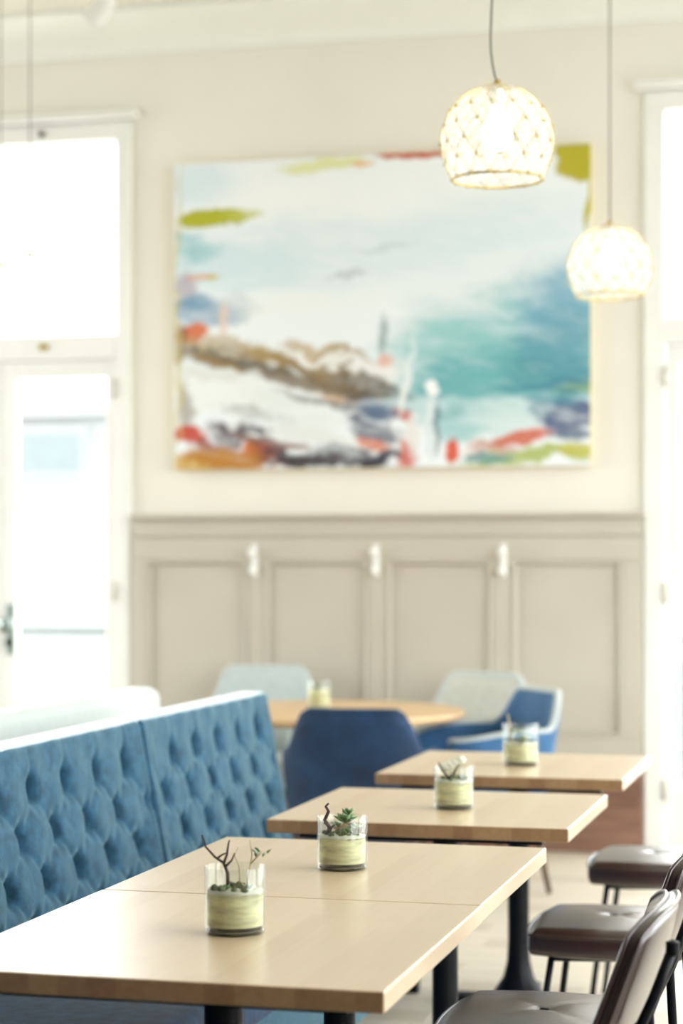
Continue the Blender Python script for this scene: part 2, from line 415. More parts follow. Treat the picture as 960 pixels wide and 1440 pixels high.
# outside: terrace, railing, far building
tag(box('ground_outside', -60, 60, -40, 80, -.6, -.35, M['concrete']), kind='structure')
tag(box('terrace_slab', XL, XR, YW+.3, YW+2.2, -.35, -.06, M['concrete']), kind='structure')
ra = empty('terrace_railing', (0, YW+2.0, -.06))
tag(ra, 'pale metal railing on the terrace outside the glazed doors', 'railing')
box('top_rail', XL, XR, -.03, .03, .99, 1.04, M['railing'], ra, bev=.01)
box('lower_rail', XL, XR, -.02, .02, .66, .69, M['railing'], ra)
box('foot_rail', XL, XR, -.02, .02, .10, .13, M['railing'], ra)
x = XL+.05
while x < XR:
    box('post', x-.025, x+.025, -.025, .025, 0, .99, M['railing'], ra); x += 1.63
bd = empty('far_building', (-16, 40, -.35)); tag(bd, 'pale rendered building with grey windows across the street, seen through glass', 'building')
boxes('facade', [(-14, 13, 0, 6, 0, 4.75)], M['facade'], bd); box('roof_cornice', -14.2, 13.2, -.3, 6.2, 4.75, 4.95, M['facade'], bd)
for i in range(9):
    x = -13+i*2.9
    wf = box('window', x, x+1.7, -.12, .0, 3.45, 4.5, M['facade'], bd); box('pane', x+.1, x+1.6, -.14, -.121, 3.55, 4.4, M['facwin'], wf)

# ================================================================== PAINTING
import numpy as np
def vnoise(x, y, seed):
    """smooth value noise on arrays"""
    rs = np.random.RandomState(seed); T = rs.rand(64, 64)
    xi = np.floor(x).astype(int); yi = np.floor(y).astype(int); fx = x-xi; fy = y-yi
    fx = fx*fx*(3-2*fx); fy = fy*fy*(3-2*fy)
    g = lambda i, j: T[i % 64, j % 64]
    return (g(xi, yi)*(1-fx)+g(xi+1, yi)*fx)*(1-fy)+(g(xi, yi+1)*(1-fx)+g(xi+1, yi+1)*fx)*fy
def fbm(x, y, seed, octv):
    t = 0*x; a = .5; tot = 0
    for o in range(octv):
        t = t+a*vnoise(x*2**o, y*2**o, seed+o); tot += a; a *= .55
    return t/tot-.5
def paint_colours(u, v):
    """u, v: position on the canvas in paint units (585 x 442, v downward) -> linear rgb, stroke over stroke"""
    def warp(sc_, amp, octv, st=(1, 1), seed=0):
        return u+amp*fbm(u*sc_*st[0], v*sc_*st[1], 11+seed, octv), v+amp*fbm(u*sc_*st[0]+31, v*sc_*st[1]+17, 41+seed, octv)
    W = {'s': warp(.018, 34, 4), 'm': warp(.035, 48, 6, seed=3), 'h': warp(.05, 18, 5, seed=5), 'w': warp(.025, 66, 6, (.5, 1.6), 8)}
    def lin(c): return np.array([((q/255)/12.92 if q < 10.3 else (((q/255)+.055)/1.055)**2.4)*k_ for q, k_ in zip(c, (.95, .955, 1.0))])
    dry = np.clip(.88+1.3*fbm(u*.03+v*.012, v*.10-u*.02, 77, 5), .5, 1)
    cur = np.ones(u.shape+(3,))*lin((238, 244, 244))
    S = [  # px, py, rx, ry, angle(deg, clockwise), colour, opacity, softness, warp
     (290, 245, 60, 30, 0, (205, 228, 235), .6, .8, 's'), (420, 290, 130, 60, 0, (246, 248, 244), .8, .9, 's'),
     (470, 350, 220, 60, 0, (215, 232, 236), .7, .9, 'w'), (640, 260, 150, 60, 0, (244, 248, 246), .8, .9, 's'),
     (700, 330, 150, 60, 0, (214, 233, 236), .6, .9, 'w'), (330, 360, 90, 40, 0, (206, 228, 233), .7, .9, 'w'),
     (400, 420, 160, 26, 0, (240, 244, 240), .8, .8, 'w'), (650, 400, 160, 24, -4, (236, 243, 242), .7, .8, 'w'),
     # sea on the right
     (740, 500, 190, 95, -6, (130, 193, 195), .85, .7, 'w'), (800, 430, 70, 62, 0, (120, 172, 195), .85, .8, 'm'),
     (700, 520, 120, 40, -8, (95, 172, 175), .8, .7, 'w'), (640, 480, 90, 26, 0, (150, 205, 203), .7, .7, 'w'),
     (780, 520, 60, 22, 0, (66, 140, 152), .8, .7, 'w'), (690, 590, 80, 26, -4, (205, 226, 224), .85, .7, 'w'),
     (650, 560, 46, 18, 0, (86, 160, 165), .8, .6, 'w'), (760, 560, 60, 16, 0, (70, 140, 160), .8, .6, 'w'),
     (800, 590, 46, 26, -8, (48, 70, 118), .9, .5, 'm'), (770, 575, 40, 12, 0, (80, 120, 150), .8, .6, 'w'),
     (812, 550, 34, 9, -6, (168, 185, 90), .9, .5, 'h'), (745, 470, 60, 10, 0, (196, 222, 222), .5, .7, 'w'),
     # left edge
     (272, 336, 44, 15, 4, (140, 195, 200), .8, .9, 'w'), (262, 390, 18, 22, 0, (150, 120, 140), .55, .8, 'h'), (285, 377, 26, 4, 0, (225, 160, 120), .7, .7, 'h'),
     (302, 378, 8, 4, 0, (205, 190, 80), .8, .7, 'h'), (280, 424, 52, 20, 8, (105, 150, 182), .9, .8, 'w'), (330, 430, 40, 20, 0, (190, 205, 208), .6, .7, 'm'),
     (270, 460, 26, 14, -20, (214, 108, 58), .95, .5, 'h'), (252, 475, 12, 30, 0, (110, 90, 70), .7, .6, 'h'), (316, 440, 5, 26, 5, (232, 205, 190), .8, .6, 'h'),
     # rocks and foam sweeping down to the right
     (340, 490, 105, 17, 12, (182, 160, 112), .9, .6, 'm'), (310, 497, 56, 11, 14, (104, 96, 78), .9, .5, 'm'), (400, 505, 80, 11, 14, (160, 130, 74), .85, .5, 'm'),
     (480, 530, 90, 17, 14, (140, 118, 78), .9, .5, 'm'), (530, 545, 55, 13, 18, (92, 84, 74), .85, .5, 'm'), (455, 490, 60, 9, 12, (186, 160, 110), .8, .5, 'm'),
     (500, 500, 60, 9, 10, (170, 150, 110), .7, .6, 'm'), (470, 507, 80, 8, 10, (238, 238, 230), .85, .6, 'm'), (540, 520, 30, 20, 20, (240, 238, 232), .8, .7, 'm'),
     (330, 545, 95, 38, 8, (238, 241, 236), .95, .55, 'm'), (300, 520, 56, 13, 10, (222, 225, 216), .8, .6, 'm'), (420, 570, 80, 22, 14, (228, 234, 230), .9, .6, 'm'),
     (262, 570, 12, 40, 0, (150, 140, 120), .7, .7, 'h'), (360, 580, 50, 8, 10, (160, 165, 160), .7, .7, 'm'),
     (520, 565, 52, 13, 14, (82, 118, 150), .8, .6, 'm'), (490, 555, 40, 9, 10, (214, 170, 120), .7, .6, 'm'),
     (340, 603, 50, 13, 4, (66, 48, 52), .9, .5, 'm'), (265, 607, 26, 11, 0, (196, 66, 42), .95, .5, 'h'), (300, 618, 40, 10, 4, (150, 74, 50), .85, .6, 'm'),
     (320, 640, 76, 20, 2, (188, 128, 36), .95, .5, 'm'), (270, 648, 30, 13, 0, (216, 184, 90), .8, .6, 'h'), (372, 628, 26, 13, 10, (206, 84, 40), .9, .5, 'h'), (400, 645, 40, 10, 0, (178, 92, 60), .8, .5, 'm'),
     (420, 642, 60, 13, 8, (50, 50, 58), .9, .5, 'm'), (450, 610, 66, 17, 14, (226, 230, 226), .9, .5, 'm'), (500, 640, 50, 16, 6, (70, 60, 72), .9, .5, 'm'),
     (535, 600, 40, 18, 20, (58, 66, 92), .9, .5, 'm'), (470, 632, 40, 8, 0, (196, 206, 206), .7, .6, 'm'), (545, 640, 34, 13, 0, (44, 44, 60), .9, .5, 'm'), (530, 622, 24, 8, 14, (216, 120, 86), .8, .5, 'h'),
     (580, 640, 14, 24, 0, (205, 88, 62), .85, .6, 'h'), (573, 582, 16, 8, 10, (204, 90, 70), .85, .5, 'h'), (590, 610, 10, 30, 0, (230, 226, 220), .8, .6, 'h'),
     (360, 508, 80, 7, 13, (92, 86, 74), .85, .6, 'h'), (430, 532, 90, 9, 14, (122, 104, 78), .85, .6, 'h'), (300, 500, 50, 7, 14, (150, 120, 70), .8, .6, 'h'), (460, 562, 70, 6, 16, (120, 122, 122), .7, .7, 'h'),
     (312, 640, 64, 17, 2, (184, 124, 40), .95, .7, 'm'), (385, 618, 60, 7, 10, (120, 70, 60), .8, .6, 'h'), (460, 648, 90, 8, 2, (58, 52, 58), .85, .6, 'h'), (540, 580, 30, 9, 14, (70, 92, 124), .8, .6, 'h'),
     (700, 556, 120, 26, -4, (112, 182, 184), .75, .8, 'w'), (645, 600, 40, 18, 0, (150, 200, 200), .8, .8, 'w'), (792, 486, 54, 50, 0, (88, 152, 170), .75, .8, 'w'), (770, 545, 70, 12, -4, (58, 126, 146), .8, .7, 'w'),
     # masts and figures
     (547, 472, 7, 28, 0, (88, 130, 132), .6, .8, 'h'), (552, 506, 12, 8, 0, (232, 176, 160), .8, .6, 'h'), (578, 540, 6, 46, 12, (236, 240, 236), .9, .6, 'h'),
     (585, 500, 4, 40, 10, (220, 235, 234), .7, .7, 'h'), (612, 600, 8, 52, 0, (222, 232, 232), .9, .6, 'h'), (622, 600, 4, 40, 0, (60, 90, 110), .6, .7, 'h'), (614, 545, 10, 8, 0, (250, 250, 248), 1, .4, 'h'),
     # bottom right
     (640, 636, 9, 17, 0, (216, 78, 38), .95, .5, 'h'), (735, 617, 42, 10, -8, (206, 96, 62), .9, .5, 'h'), (700, 628, 40, 9, 0, (190, 120, 90), .7, .6, 'm'),
     (745, 643, 95, 12, -4, (168, 182, 84), .9, .6, 'm'), (690, 645, 34, 8, 0, (90, 150, 150), .8, .5, 'h'), (812, 633, 24, 12, 0, (188, 186, 74), .9, .5, 'h'), (806, 612, 26, 7, 0, (90, 110, 130), .8, .5, 'h'),
     # top marks
     (300, 293, 52, 14, -2, (176, 178, 36), 1, .25, 'h'), (345, 290, 28, 7, -6, (196, 200, 90), .7, .6, 'h'), (462, 224, 62, 9, -4, (220, 222, 150), .85, .7, 'h'), (515, 226, 18, 4, -4, (228, 180, 120), .9, .5, 'h'),
     (590, 213, 52, 5, -1, (192, 84, 38), 1, .3, 's'), (815, 234, 36, 29, 20, (184, 174, 42), 1, .2, 'h'), (828, 290, 5, 40, 0, (190, 182, 60), 1, .3, 's'),
     (248, 440, 5, 230, 0, (206, 190, 110), .55, .6, 's'), (500, 382, 34, 4, -8, (186, 198, 196), .7, .7, 'h'), (550, 346, 40, 4, -6, (198, 212, 212), .6, .7, 'h')]
    for px, py, rx, ry, ang, c, op, soft, wk in S:
        x, y = W[wk]; x = x-(px-245); y = y-(py-214); ca, sa = math.cos(R(ang)), math.sin(R(ang))
        rr = np.sqrt(((x*ca+y*sa)/rx)**2+((-x*sa+y*ca)/ry)**2)
        f = np.clip((1+soft*.5-rr)/(soft*1.2), 0, 1); f = f*f*(3-2*f)*op
        f = (f*(dry if wk in 'mw' else 1))[..., None]
        cur = cur*(1-f)+lin(c)*f
    return cur
def painted_canvas(hw, hh, parent):
    nx, nz = 292, 220
    gu, gv = np.meshgrid(np.linspace(0, 1, nx+1), np.linspace(0, 1, nz+1))
    rgb = paint_colours(gu*585, (1-gv)*442).reshape(-1, 3)
    V = [(-hw+2*hw*a, -.057, hh*b) for a, b in zip(gu.ravel(), gv.ravel())]
    m_ = nx+1; Fc = [(j*m_+i, j*m_+i+1, (j+1)*m_+i+1, (j+1)*m_+i) for j in range(nz) for i in range(nx)]
    me = bpy.data.meshes.new('painted_face'); me.from_pydata(V, [], Fc); me.update()
    at = me.color_attributes.new('paint', 'FLOAT_COLOR', 'POINT')
    at.data.foreach_set('color', np.concatenate([rgb, np.ones((len(rgb), 1))], 1).astype(np.float32).ravel())
    m, t, b = nt('abstract_seascape_paint'); N, L = t.nodes, t.links
    b.inputs['Roughness'].default_value = .55
    ca = N.new('ShaderNodeVertexColor'); ca.layer_name = 'paint'; L.new(ca.outputs[0], b.inputs['Base Color'])
    n = N.new('ShaderNodeTexNoise'); n.inputs['Scale'].default_value = 70
    bp = N.new('ShaderNodeBump'); bp.inputs['Strength'].default_value = .15; bp.inputs['Distance'].default_value = .003
    L.new(n.outputs['Fac'], bp.inputs['Height']); L.new(bp.outputs[0], b.inputs['Normal'])
    return link('painted_face', me, m, parent)
YP = YW-.06
px0, px1 = Xat(245, YP), Xat(830, YP)
pz1 = (Zat(830, 206, YP)+Zat(245, 227, YP))/2; pz0 = (Zat(830, 655, YP)+Zat(245, 660, YP))/2
pa = empty('canvas_painting', ((px0+px1)/2, YW, pz0)); tag(pa, 'large abstract seascape canvas in teal, white and ochre hung on the cream wall', 'painting')
hw, hh = (px1-px0)/2, pz1-pz0
box('stretcher', -hw, hw, -.055, -.001, 0, hh, mat('raw_canvas_edge', (.72, .62, .36), .8), pa, bev=.003, seg=1)
painted_canvas(hw, hh, pa)

# coat hooks on the stiles
for i, (px, side) in enumerate(((357, 'beside the glazed door with the knob'), (528, 'in the middle'), (707, 'by the far right'))):
    h = empty('coat_hook', (Xat(px, YW-.06), YW-.046, 1.38))
    lab = ['white porcelain double coat hook on taupe panelling, on the stile above the pale chair',
           'white porcelain double coat hook on the middle stile of the taupe panelling',
           'white porcelain double coat hook on the panelling stile above the blue tub chair'][i]
    tag(h, lab, 'hook', 'coat hooks on the wall panelling')
    box('back_plate', -.016, .016, -.008, 0, -.075, .085, M['ceramic'], h, bev=.006)
    for z, out, r0 in ((.045, .045, .026), (-.045, .04, .024)):
        tube('prong', [(0, -.006, z-.015), (0, -.025, z-.014), (0, -out+.004, z)], .008, M['ceramic'], h)
        lathe('knob', [(0, z-r0*.9), (r0*.7, z-r0*.65), (r0, z), (r0*.7, z+r0*.65), (0, z+r0*.9)], M['ceramic'], h, n=16, cy=-out)

# ================================================================== BLUE BENCH
BX, BZ, BTOP = -1.95, .47, .945
PANEL = 1.222; Y_END = 6.54
def tuft_panel():
    ny, nz = 176, 78
    a = b = .105; s0, zr = .25, .83; rows = (.83, .725, .62, .515)
    def disp(s, z):
        p = ((s-s0)/a+(z-zr)/b)/2; q = ((s-s0)/a-(z-zr)/b)/2
        fp, fq = p-round(p), q-round(q)
        k = 1.0
        if z > zr: k = max(0, 1-(z-zr)/.075)
        elif z < rows[-1]: k = max(0, 1-(rows[-1]-z)/.05)
        d = .007*(1-k*(1-abs(math.sin(math.pi*p)*math.sin(math.pi*q))**.8))
        if rows[-1] < z < zr:
            d -= .0075*math.exp(-(fp/.06)**2)*(1-.55*math.sin(math.pi*q)**2)+.002*math.exp(-(fq/.07)**2)
        elif z > zr:      # pleats running up from the top buttons
            ss = (s-s0)/.21; ss -= round(ss); d -= .007*math.exp(-(ss/.05)**2)*max(0, 1-(z-zr)/.11)
        # pits at the buttons
        for i, zz in enumerate(rows):
            off = s0 if i % 2 == 0 else s0-.105
            kk = round((s-off)/.21); sb = off+kk*.21
            if sb < .1 or sb > PANEL-.02: continue
            d -= .066*math.exp(-(abs(s-sb)/.0185)**2-(abs(z-zz-.004)/.028)**1.8)
        ed = min(s, PANEL-s)
        d += .006*math.sin(s*37+z*21)*math.sin(z*33-s*11)*.5
        if ed < .10:
            f = ed/.10; d = d*f+(.020)*(1-f)
        if ed < .02: d -= .03*(1-ed/.02)**2
        return d
    V, Fc = [], []
    rowsV = []
    for j in range(nz+1):
        z = BZ-.02+(BTOP-.022-(BZ-.02))*j/nz; rowsV.append(('f', z))
    for k in range(1, 6): rowsV.append(('a', R(90)*k/5))
    rowsV.append(('t', 0))
    for kind, val in rowsV:
        for i in range(ny+1):
            s = PANEL*i/ny
            if kind == 'f':
                x = BX+(BTOP-val)*.19+disp(s, val); z = val
            elif kind == 'a':
                zf = BTOP-.022; d0 = disp(s, zf); r = .022
                x = BX+.022*.19+d0-r+r*math.cos(val); z = zf+r*math.sin(val)
            else: x, z = BX-.064, BTOP-.001
            V.append((x, s, z))
    m_ = ny+1
    for j in range(len(rowsV)-1):
        for i in range(ny): Fc.append((j*m_+i, j*m_+i+1, (j+1)*m_+i+1, (j+1)*m_+i))
    return V, Fc, rows, s0
bench = empty('tufted_bench', (0, 0, 0)); tag(bench, 'blue velvet banquette bench with deep button-tufted back beside the oak tables', 'bench')
V, Fc, rows, s0 = tuft_panel()
proto = pyd('backrest_panel', V, Fc, M['velvet'], bench, True)
bV, bF = lathe_data([(0, .006), (.006, .005), (.010, .001), (.010, -.003)], 12)
bV = [(v[2], v[0], v[1]) for v in bV]
bme = bpy.data.meshes.new('button'); bme.from_pydata([Vector(v) for v in bV], [], bF); bme.update(); bme.materials.append(M['velvet_dark'])
panels = []
for p in range(4):
    o = proto if p == 0 else link('backrest_panel', proto.data, None, bench)
    o.location = (0, Y_END-PANEL*(p+1), 0); panels.append(o)
    for i, zz in enumerate(rows):
        off = s0 if i % 2 == 0 else s0-.105
        for kx in range(6):
            sb = off+kx*.21
            if sb > PANEL-.02: continue
            bt = link('button', bme, None, o); bt.location = (BX+(BTOP-zz)*.19-.064, sb, zz)
Y0 = Y_END-4*PANEL
box('top_highlight', BX-.072, BX+.004, Y0, Y_END-.001, BTOP-.006, BTOP+.004, M['cap'], bench, bev=.004)  # pale strip painted as the highlight along the velvet's top face
box('back_frame', BX-.072, BX-.066, Y0, Y_END-.002, .10, BTOP-.003, M['velvet'], bench, bev=.006)
for p in range(4):
    y0 = Y_END-PANEL*(p+1)
    box('seat_cushion', BX-.02, -1.33, y0+.003, y0+PANEL-.003, .33, .465, M['shaded_velvet'], bench, bev=.03, seg=4, smooth=True)
box('seat_base', BX-.03, -1.37, Y0, Y_END-.002, .10, .33, M['velvet'], bench, bev=.01)
for y in (Y0+.1, 2.9, 4.09, 5.3, Y_END-.1):
    for x in (-1.42, -1.95): box('leg', x-.02, x+.02, y-.02, y+.02, 0, .10, M['black'], bench)

pb = empty('pale_bench', (-2.5, 0, 0)); tag(pb, 'pale grey-blue upholstered bench back behind the tufted blue bench', 'bench')
bm = bmesh.new(); add_box(bm, -.075, .065, 2.0, 6.92, .12, .935, bev=.04, seg=4)
from_bm('backrest', bm, M['pale'], pb, True)
box('seat_cushion', -.66, -.08, 2.02, 6.9, .32, .46, M['pale'], pb, bev=.03, seg=3, smooth=True)
box('seat_base', -.62, -.06, 2.04, 6.88, .12, .32, M['pale'], pb)
for y in (2.1, 4.5, 6.8):
    for x in (-.55, 0): box('leg', x-.02, x+.02, y-.02, y+.02, 0, .12, M['black'], pb)

# ================================================================== OAK TABLES
TX = -1.06; TZ = .75
def oak_table(yc, hx, hy, label):
    t = empty('cafe_table', (TX, yc, 0)); tag(t, label, 'table', 'square oak tables beside the bench')
    box('tabletop', -hx, hx, -hy, hy, TZ-.033, TZ, M['oak'], t, bev=.003, seg=2)
    boxes('under_frame', [(-hx+.07, hx-.07, -hy+.055, -hy+.095, TZ-.048, TZ-.0335), (-hx+.07, hx-.07, hy-.095, hy-.055, TZ-.048, TZ-.0335),
                          (-.06, .06, -hy+.095, hy-.095, TZ-.048, TZ-.0335)], M['black'], t)
    lathe('column', [(.033, .03), (.033, TZ-.05)], M['black'], t, n=24)
    lathe('collar', [(.033, .03), (.085, .034), (.07, .055), (.048, .09), (.036, .14), (.0335, .19)], M['black'], t, n=24)
    boxes('base', [(-.24, .24, -.035, .035, 0, .03), (-.035, .035, -.24, .24, .0, .0298)], M['black'], t, bev=.004)
    return t
oak_table(3.322, .371, .391, 'square oak pedestal table butted to another, carrying the planter with long bare twigs')
oak_table(4.107, .369, .391, 'square oak pedestal table butted to another, carrying the planter with green rosettes')
oak_table(5.193, .371, .369, 'square oak pedestal table standing alone alongside the end of the tufted bench')
oak_table(6.331, .368, .380, 'square oak pedestal table beyond the bench end, in front of the blue tub chair')

# ------------------------------------------------------------------ glass planters
def leafmesh(l, wd, th):
    V = [(0, 0, 0), (wd*.6, l*.3, th), (wd, l*.65, th*1.2), (0, l, th*1.6), (-wd, l*.65, th*1.2), (-wd*.6, l*.3, th), (0, l*.5, th*.1), (0, l*.5, th*2.4)]
    Fc = [(0, 1, 7), (1, 2, 7), (2, 3, 7), (3, 4, 7), (4, 5, 7), (5, 0, 7), (1, 0, 6), (2, 1, 6), (3, 2, 6), (4, 3, 6), (5, 4, 6), (0, 5, 6)]
    return V, Fc
def rosette(cx, cy, z, r, n, m, par, seed):
    rg = random.Random(seed)
    for i in range(n):
        a = i*2.4; tilt = .25+.9*(1-i/n)**.8; l = r*(.55+.45*i/n)
        V, Fc = leafmesh(l, l*.24, l*.10)
        rot = Matrix.Rotation(a+rg.uniform(-.2, .2), 4, 'Z') @ Matrix.Rotation(1.25-tilt if False else tilt, 4, 'X')
        o = pyd('leaf', V, Fc, m, par, True); o.matrix_local = Matrix.Translation((cx, cy, z)) @ rot
def planter(loc, r, h, fill, label, kind, seed):
    rg = random.Random(seed); j = empty('glass_planter', loc); tag(j, label, 'planter', 'glass jar planters on the tables')
    lathe('glass_jar', [(0, .0005), (r*.94, .0005), (r, .006), (r, h-.002), (r-.001, h), (r-.0025, h-.002), (r-.0032, .014), (r*.9, .0115), (0, .0115)], M['jar'], j, n=40)
    lathe('jar_base', [(0, .0025), (r*.90, .0025), (r*.945, .005), (r*.90, .0075), (0, .0078)], M['jarbase'], j, n=32)
    # layered fill
    lathe('sand_layer', [(0, .0125), (r-.005, .0135), (r-.0045, fill*.93), (0, fill*.93)], M['sand'], j, n=40)
    V, Fc = lathe_data([(0, fill*.93+.0003), (r-.0045, fill*.93+.0003), (r-.0045, fill), (r*.6, fill+.003), (0, fill+.004)], 36)
    V = [(x, y, z+(rg.uniform(-.0015, .002) if z > fill*.9 else 0)) for x, y, z in V]
    pyd('white_sand', V, Fc, M['whitesand'], j, True)
    mo = []
    for i in range(26):
        a = rg.uniform(0, 6.28); q = rg.uniform(0, r*.75); s = rg.uniform(.004, .009)
        v, f = lathe_data([(0, -s*.5), (s, 0), (s*.7, s*.7), (0, s)], 6, q*math.cos(a), q*math.sin(a))
        mo.append(([(p[0], p[1], p[2]+fill+.003) for p in v], f))
    tag(pyd('moss', *merge(mo), M['moss'], j, True), kind='stuff')
    return j
def twig(j, pts, r, m):
    tube('twig', pts, [r*(1-.55*i/(len(pts)-1)) for i in range(len(pts))], m, j, n=6)
ZT_ = TZ+.0003
P1 = planter((-1.045, 3.34, ZT_), .052, .113, .072, 'glass jar planter with long dark bare twigs rising above its rim', 1, 1)
# local axes: camera right is about (cosTH, sinTH)
def RR(a, b, z): return (a*math.cos(TH)-b*math.sin(TH), a*math.sin(TH)+b*math.cos(TH), z)
twig(P1, [RR(-.012, 0, .07), RR(-.013, .002, .10), RR(-.020, 0, .118), RR(-.034, -.004, .128), RR(-.050, -.006, .146), RR(-.056, -.008, .166)], .0034, M['twig'])
twig(P1, [RR(-.020, 0, .116), RR(-.014, 0, .132), RR(-.012, .002, .148), RR(-.010, .004, .156)], .0026, M['twig'])
twig(P1, [RR(-.016, 0, .112), RR(-.006, .002, .122), RR(-.001, .004, .134)], .0024, M['twig'])
twig(P1, [RR(-.030, -.002, .126), RR(-.022, -.002, .132), RR(-.012, -.003, .136)], .0020, M['twig'])
twig(P1, [RR(.018, .01, .07), RR(.024, .01, .105), RR(.028, .01, .13), RR(.024, .012, .155)], .0016, M['dry'])
twig(P1, [RR(.026, .01, .115), RR(.040, .008, .130), RR(.046, .008, .138)], .0015, M['dry'])
twig(P1, [RR(.008, .01, .07), RR(.006, .012, .11), RR(-.002, .014, .128), RR(.004, .016, .142)], .0015, M['dry'])
for i in range(5):
    V, Fc = leafmesh(.016, .005, .002); o = pyd('leaf', V, Fc, M['leafpale'] if i % 2 else M['leaf'], P1, True)
    o.matrix_local = Matrix.Translation(RR(.034+.004*i, .008, .126+.004*(i % 3))) @ Matrix.Rotation(i*1.3, 4, 'Z') @ Matrix.Rotation(.5, 4, 'X')
rosette(*RR(.022, -.01, .073), .020, 9, M['leafpale'], P1, 3)
rosette(*RR(-.016, -.012, .073), .016, 8, M['leaf'], P1, 4)

P2 = planter((-1.05, 4.09, ZT_), .052, .107, .068, 'glass jar planter crowded with green leafy rosettes and one knobbly brown twig', 2, 2)
rosette(*RR(.006, 0, .092), .034, 16, M['leaf'], P2, 5)
rosette(*RR(.026, -.012, .078), .026, 12, M['leafpale'], P2, 6)
rosette(*RR(-.010, .016, .080), .026, 10, M['leafpale'], P2, 7)
rosette(*RR(.010, -.026, .074), .022, 10, M['leaf'], P2, 8)
rosette(*RR(.012, .0, .108), .026, 10, M['leaf'], P2, 9)
twig(P2, [RR(-.030, -.01, .066), RR(-.026, -.01, .085), RR(-.036, -.01, .10), RR(-.028, -.01, .118), RR(-.034, -.008, .128), RR(-.028, -.006, .134)], .0052, M['twig'])
twig(P2, [RR(-.034, -.014, .070), RR(-.022, -.016, .084), RR(-.038, -.014, .096)], .0045, M['twig'])
twig(P2, [RR(-.018, -.02, .067), RR(-.028, -.02, .080), RR(-.016, -.02, .092)], .004, M['twig'])

P3 = planter((-1.03, 5.157, ZT_), .052, .108, .072, 'glass jar planter with a forked dark stem and white dry flowers', 3, 3)
twig(P3, [RR(-.012, -.02, .072), RR(-.016, -.02, .082), RR(-.030, -.02, .098), RR(-.040, -.02, .118)], .0042, M['twig'])
twig(P3, [RR(-.014, -.02, .078), RR(-.004, -.02, .088), RR(.006, -.02, .104), RR(.012, -.02, .114)], .0036, M['twig'])
for k_ in range(4):
    lathe('flower', [(0, .092+.006*k_), (.012, .097+.006*k_), (.015, .106+.006*k_), (.008, .114+.006*k_), (0, .116+.006*k_)], M['whitesand'], P3, n=10, cx=RR(-.022+.013*k_, .01, 0)[0], cy=RR(-.022+.013*k_, .01, 0)[1])
    twig(P3, [RR(-.022+.013*k_, .01, .07), RR(-.022+.013*k_, .01, .095+.006*k_)], .0018, M['dry'])
rosette(*RR(.024, -.012, .076), .022, 9, M['leafpale'], P3, 10)

P4 = planter((-1.05, 6.31, ZT_), .056, .128, .068, 'glass jar planter with pale stems, standing on the table before the blue tub chair', 4, 4)
twig(P4, [RR(-.03, -.01, .07), RR(-.032, -.01, .10), RR(-.036, -.01, .125), RR(-.042, -.008, .16)], .005, M['dry'])
twig(P4, [RR(-.03, -.01, .10), RR(-.022, -.01, .122), RR(-.026, -.01, .138)], .004, M['twig'])
rosette(*RR(.012, 0, .074), .030, 12, M['leafpale'], P4, 11)
rosette(*RR(-.01, 0, .095), .026, 10, M['leafpale'], P4, 12)

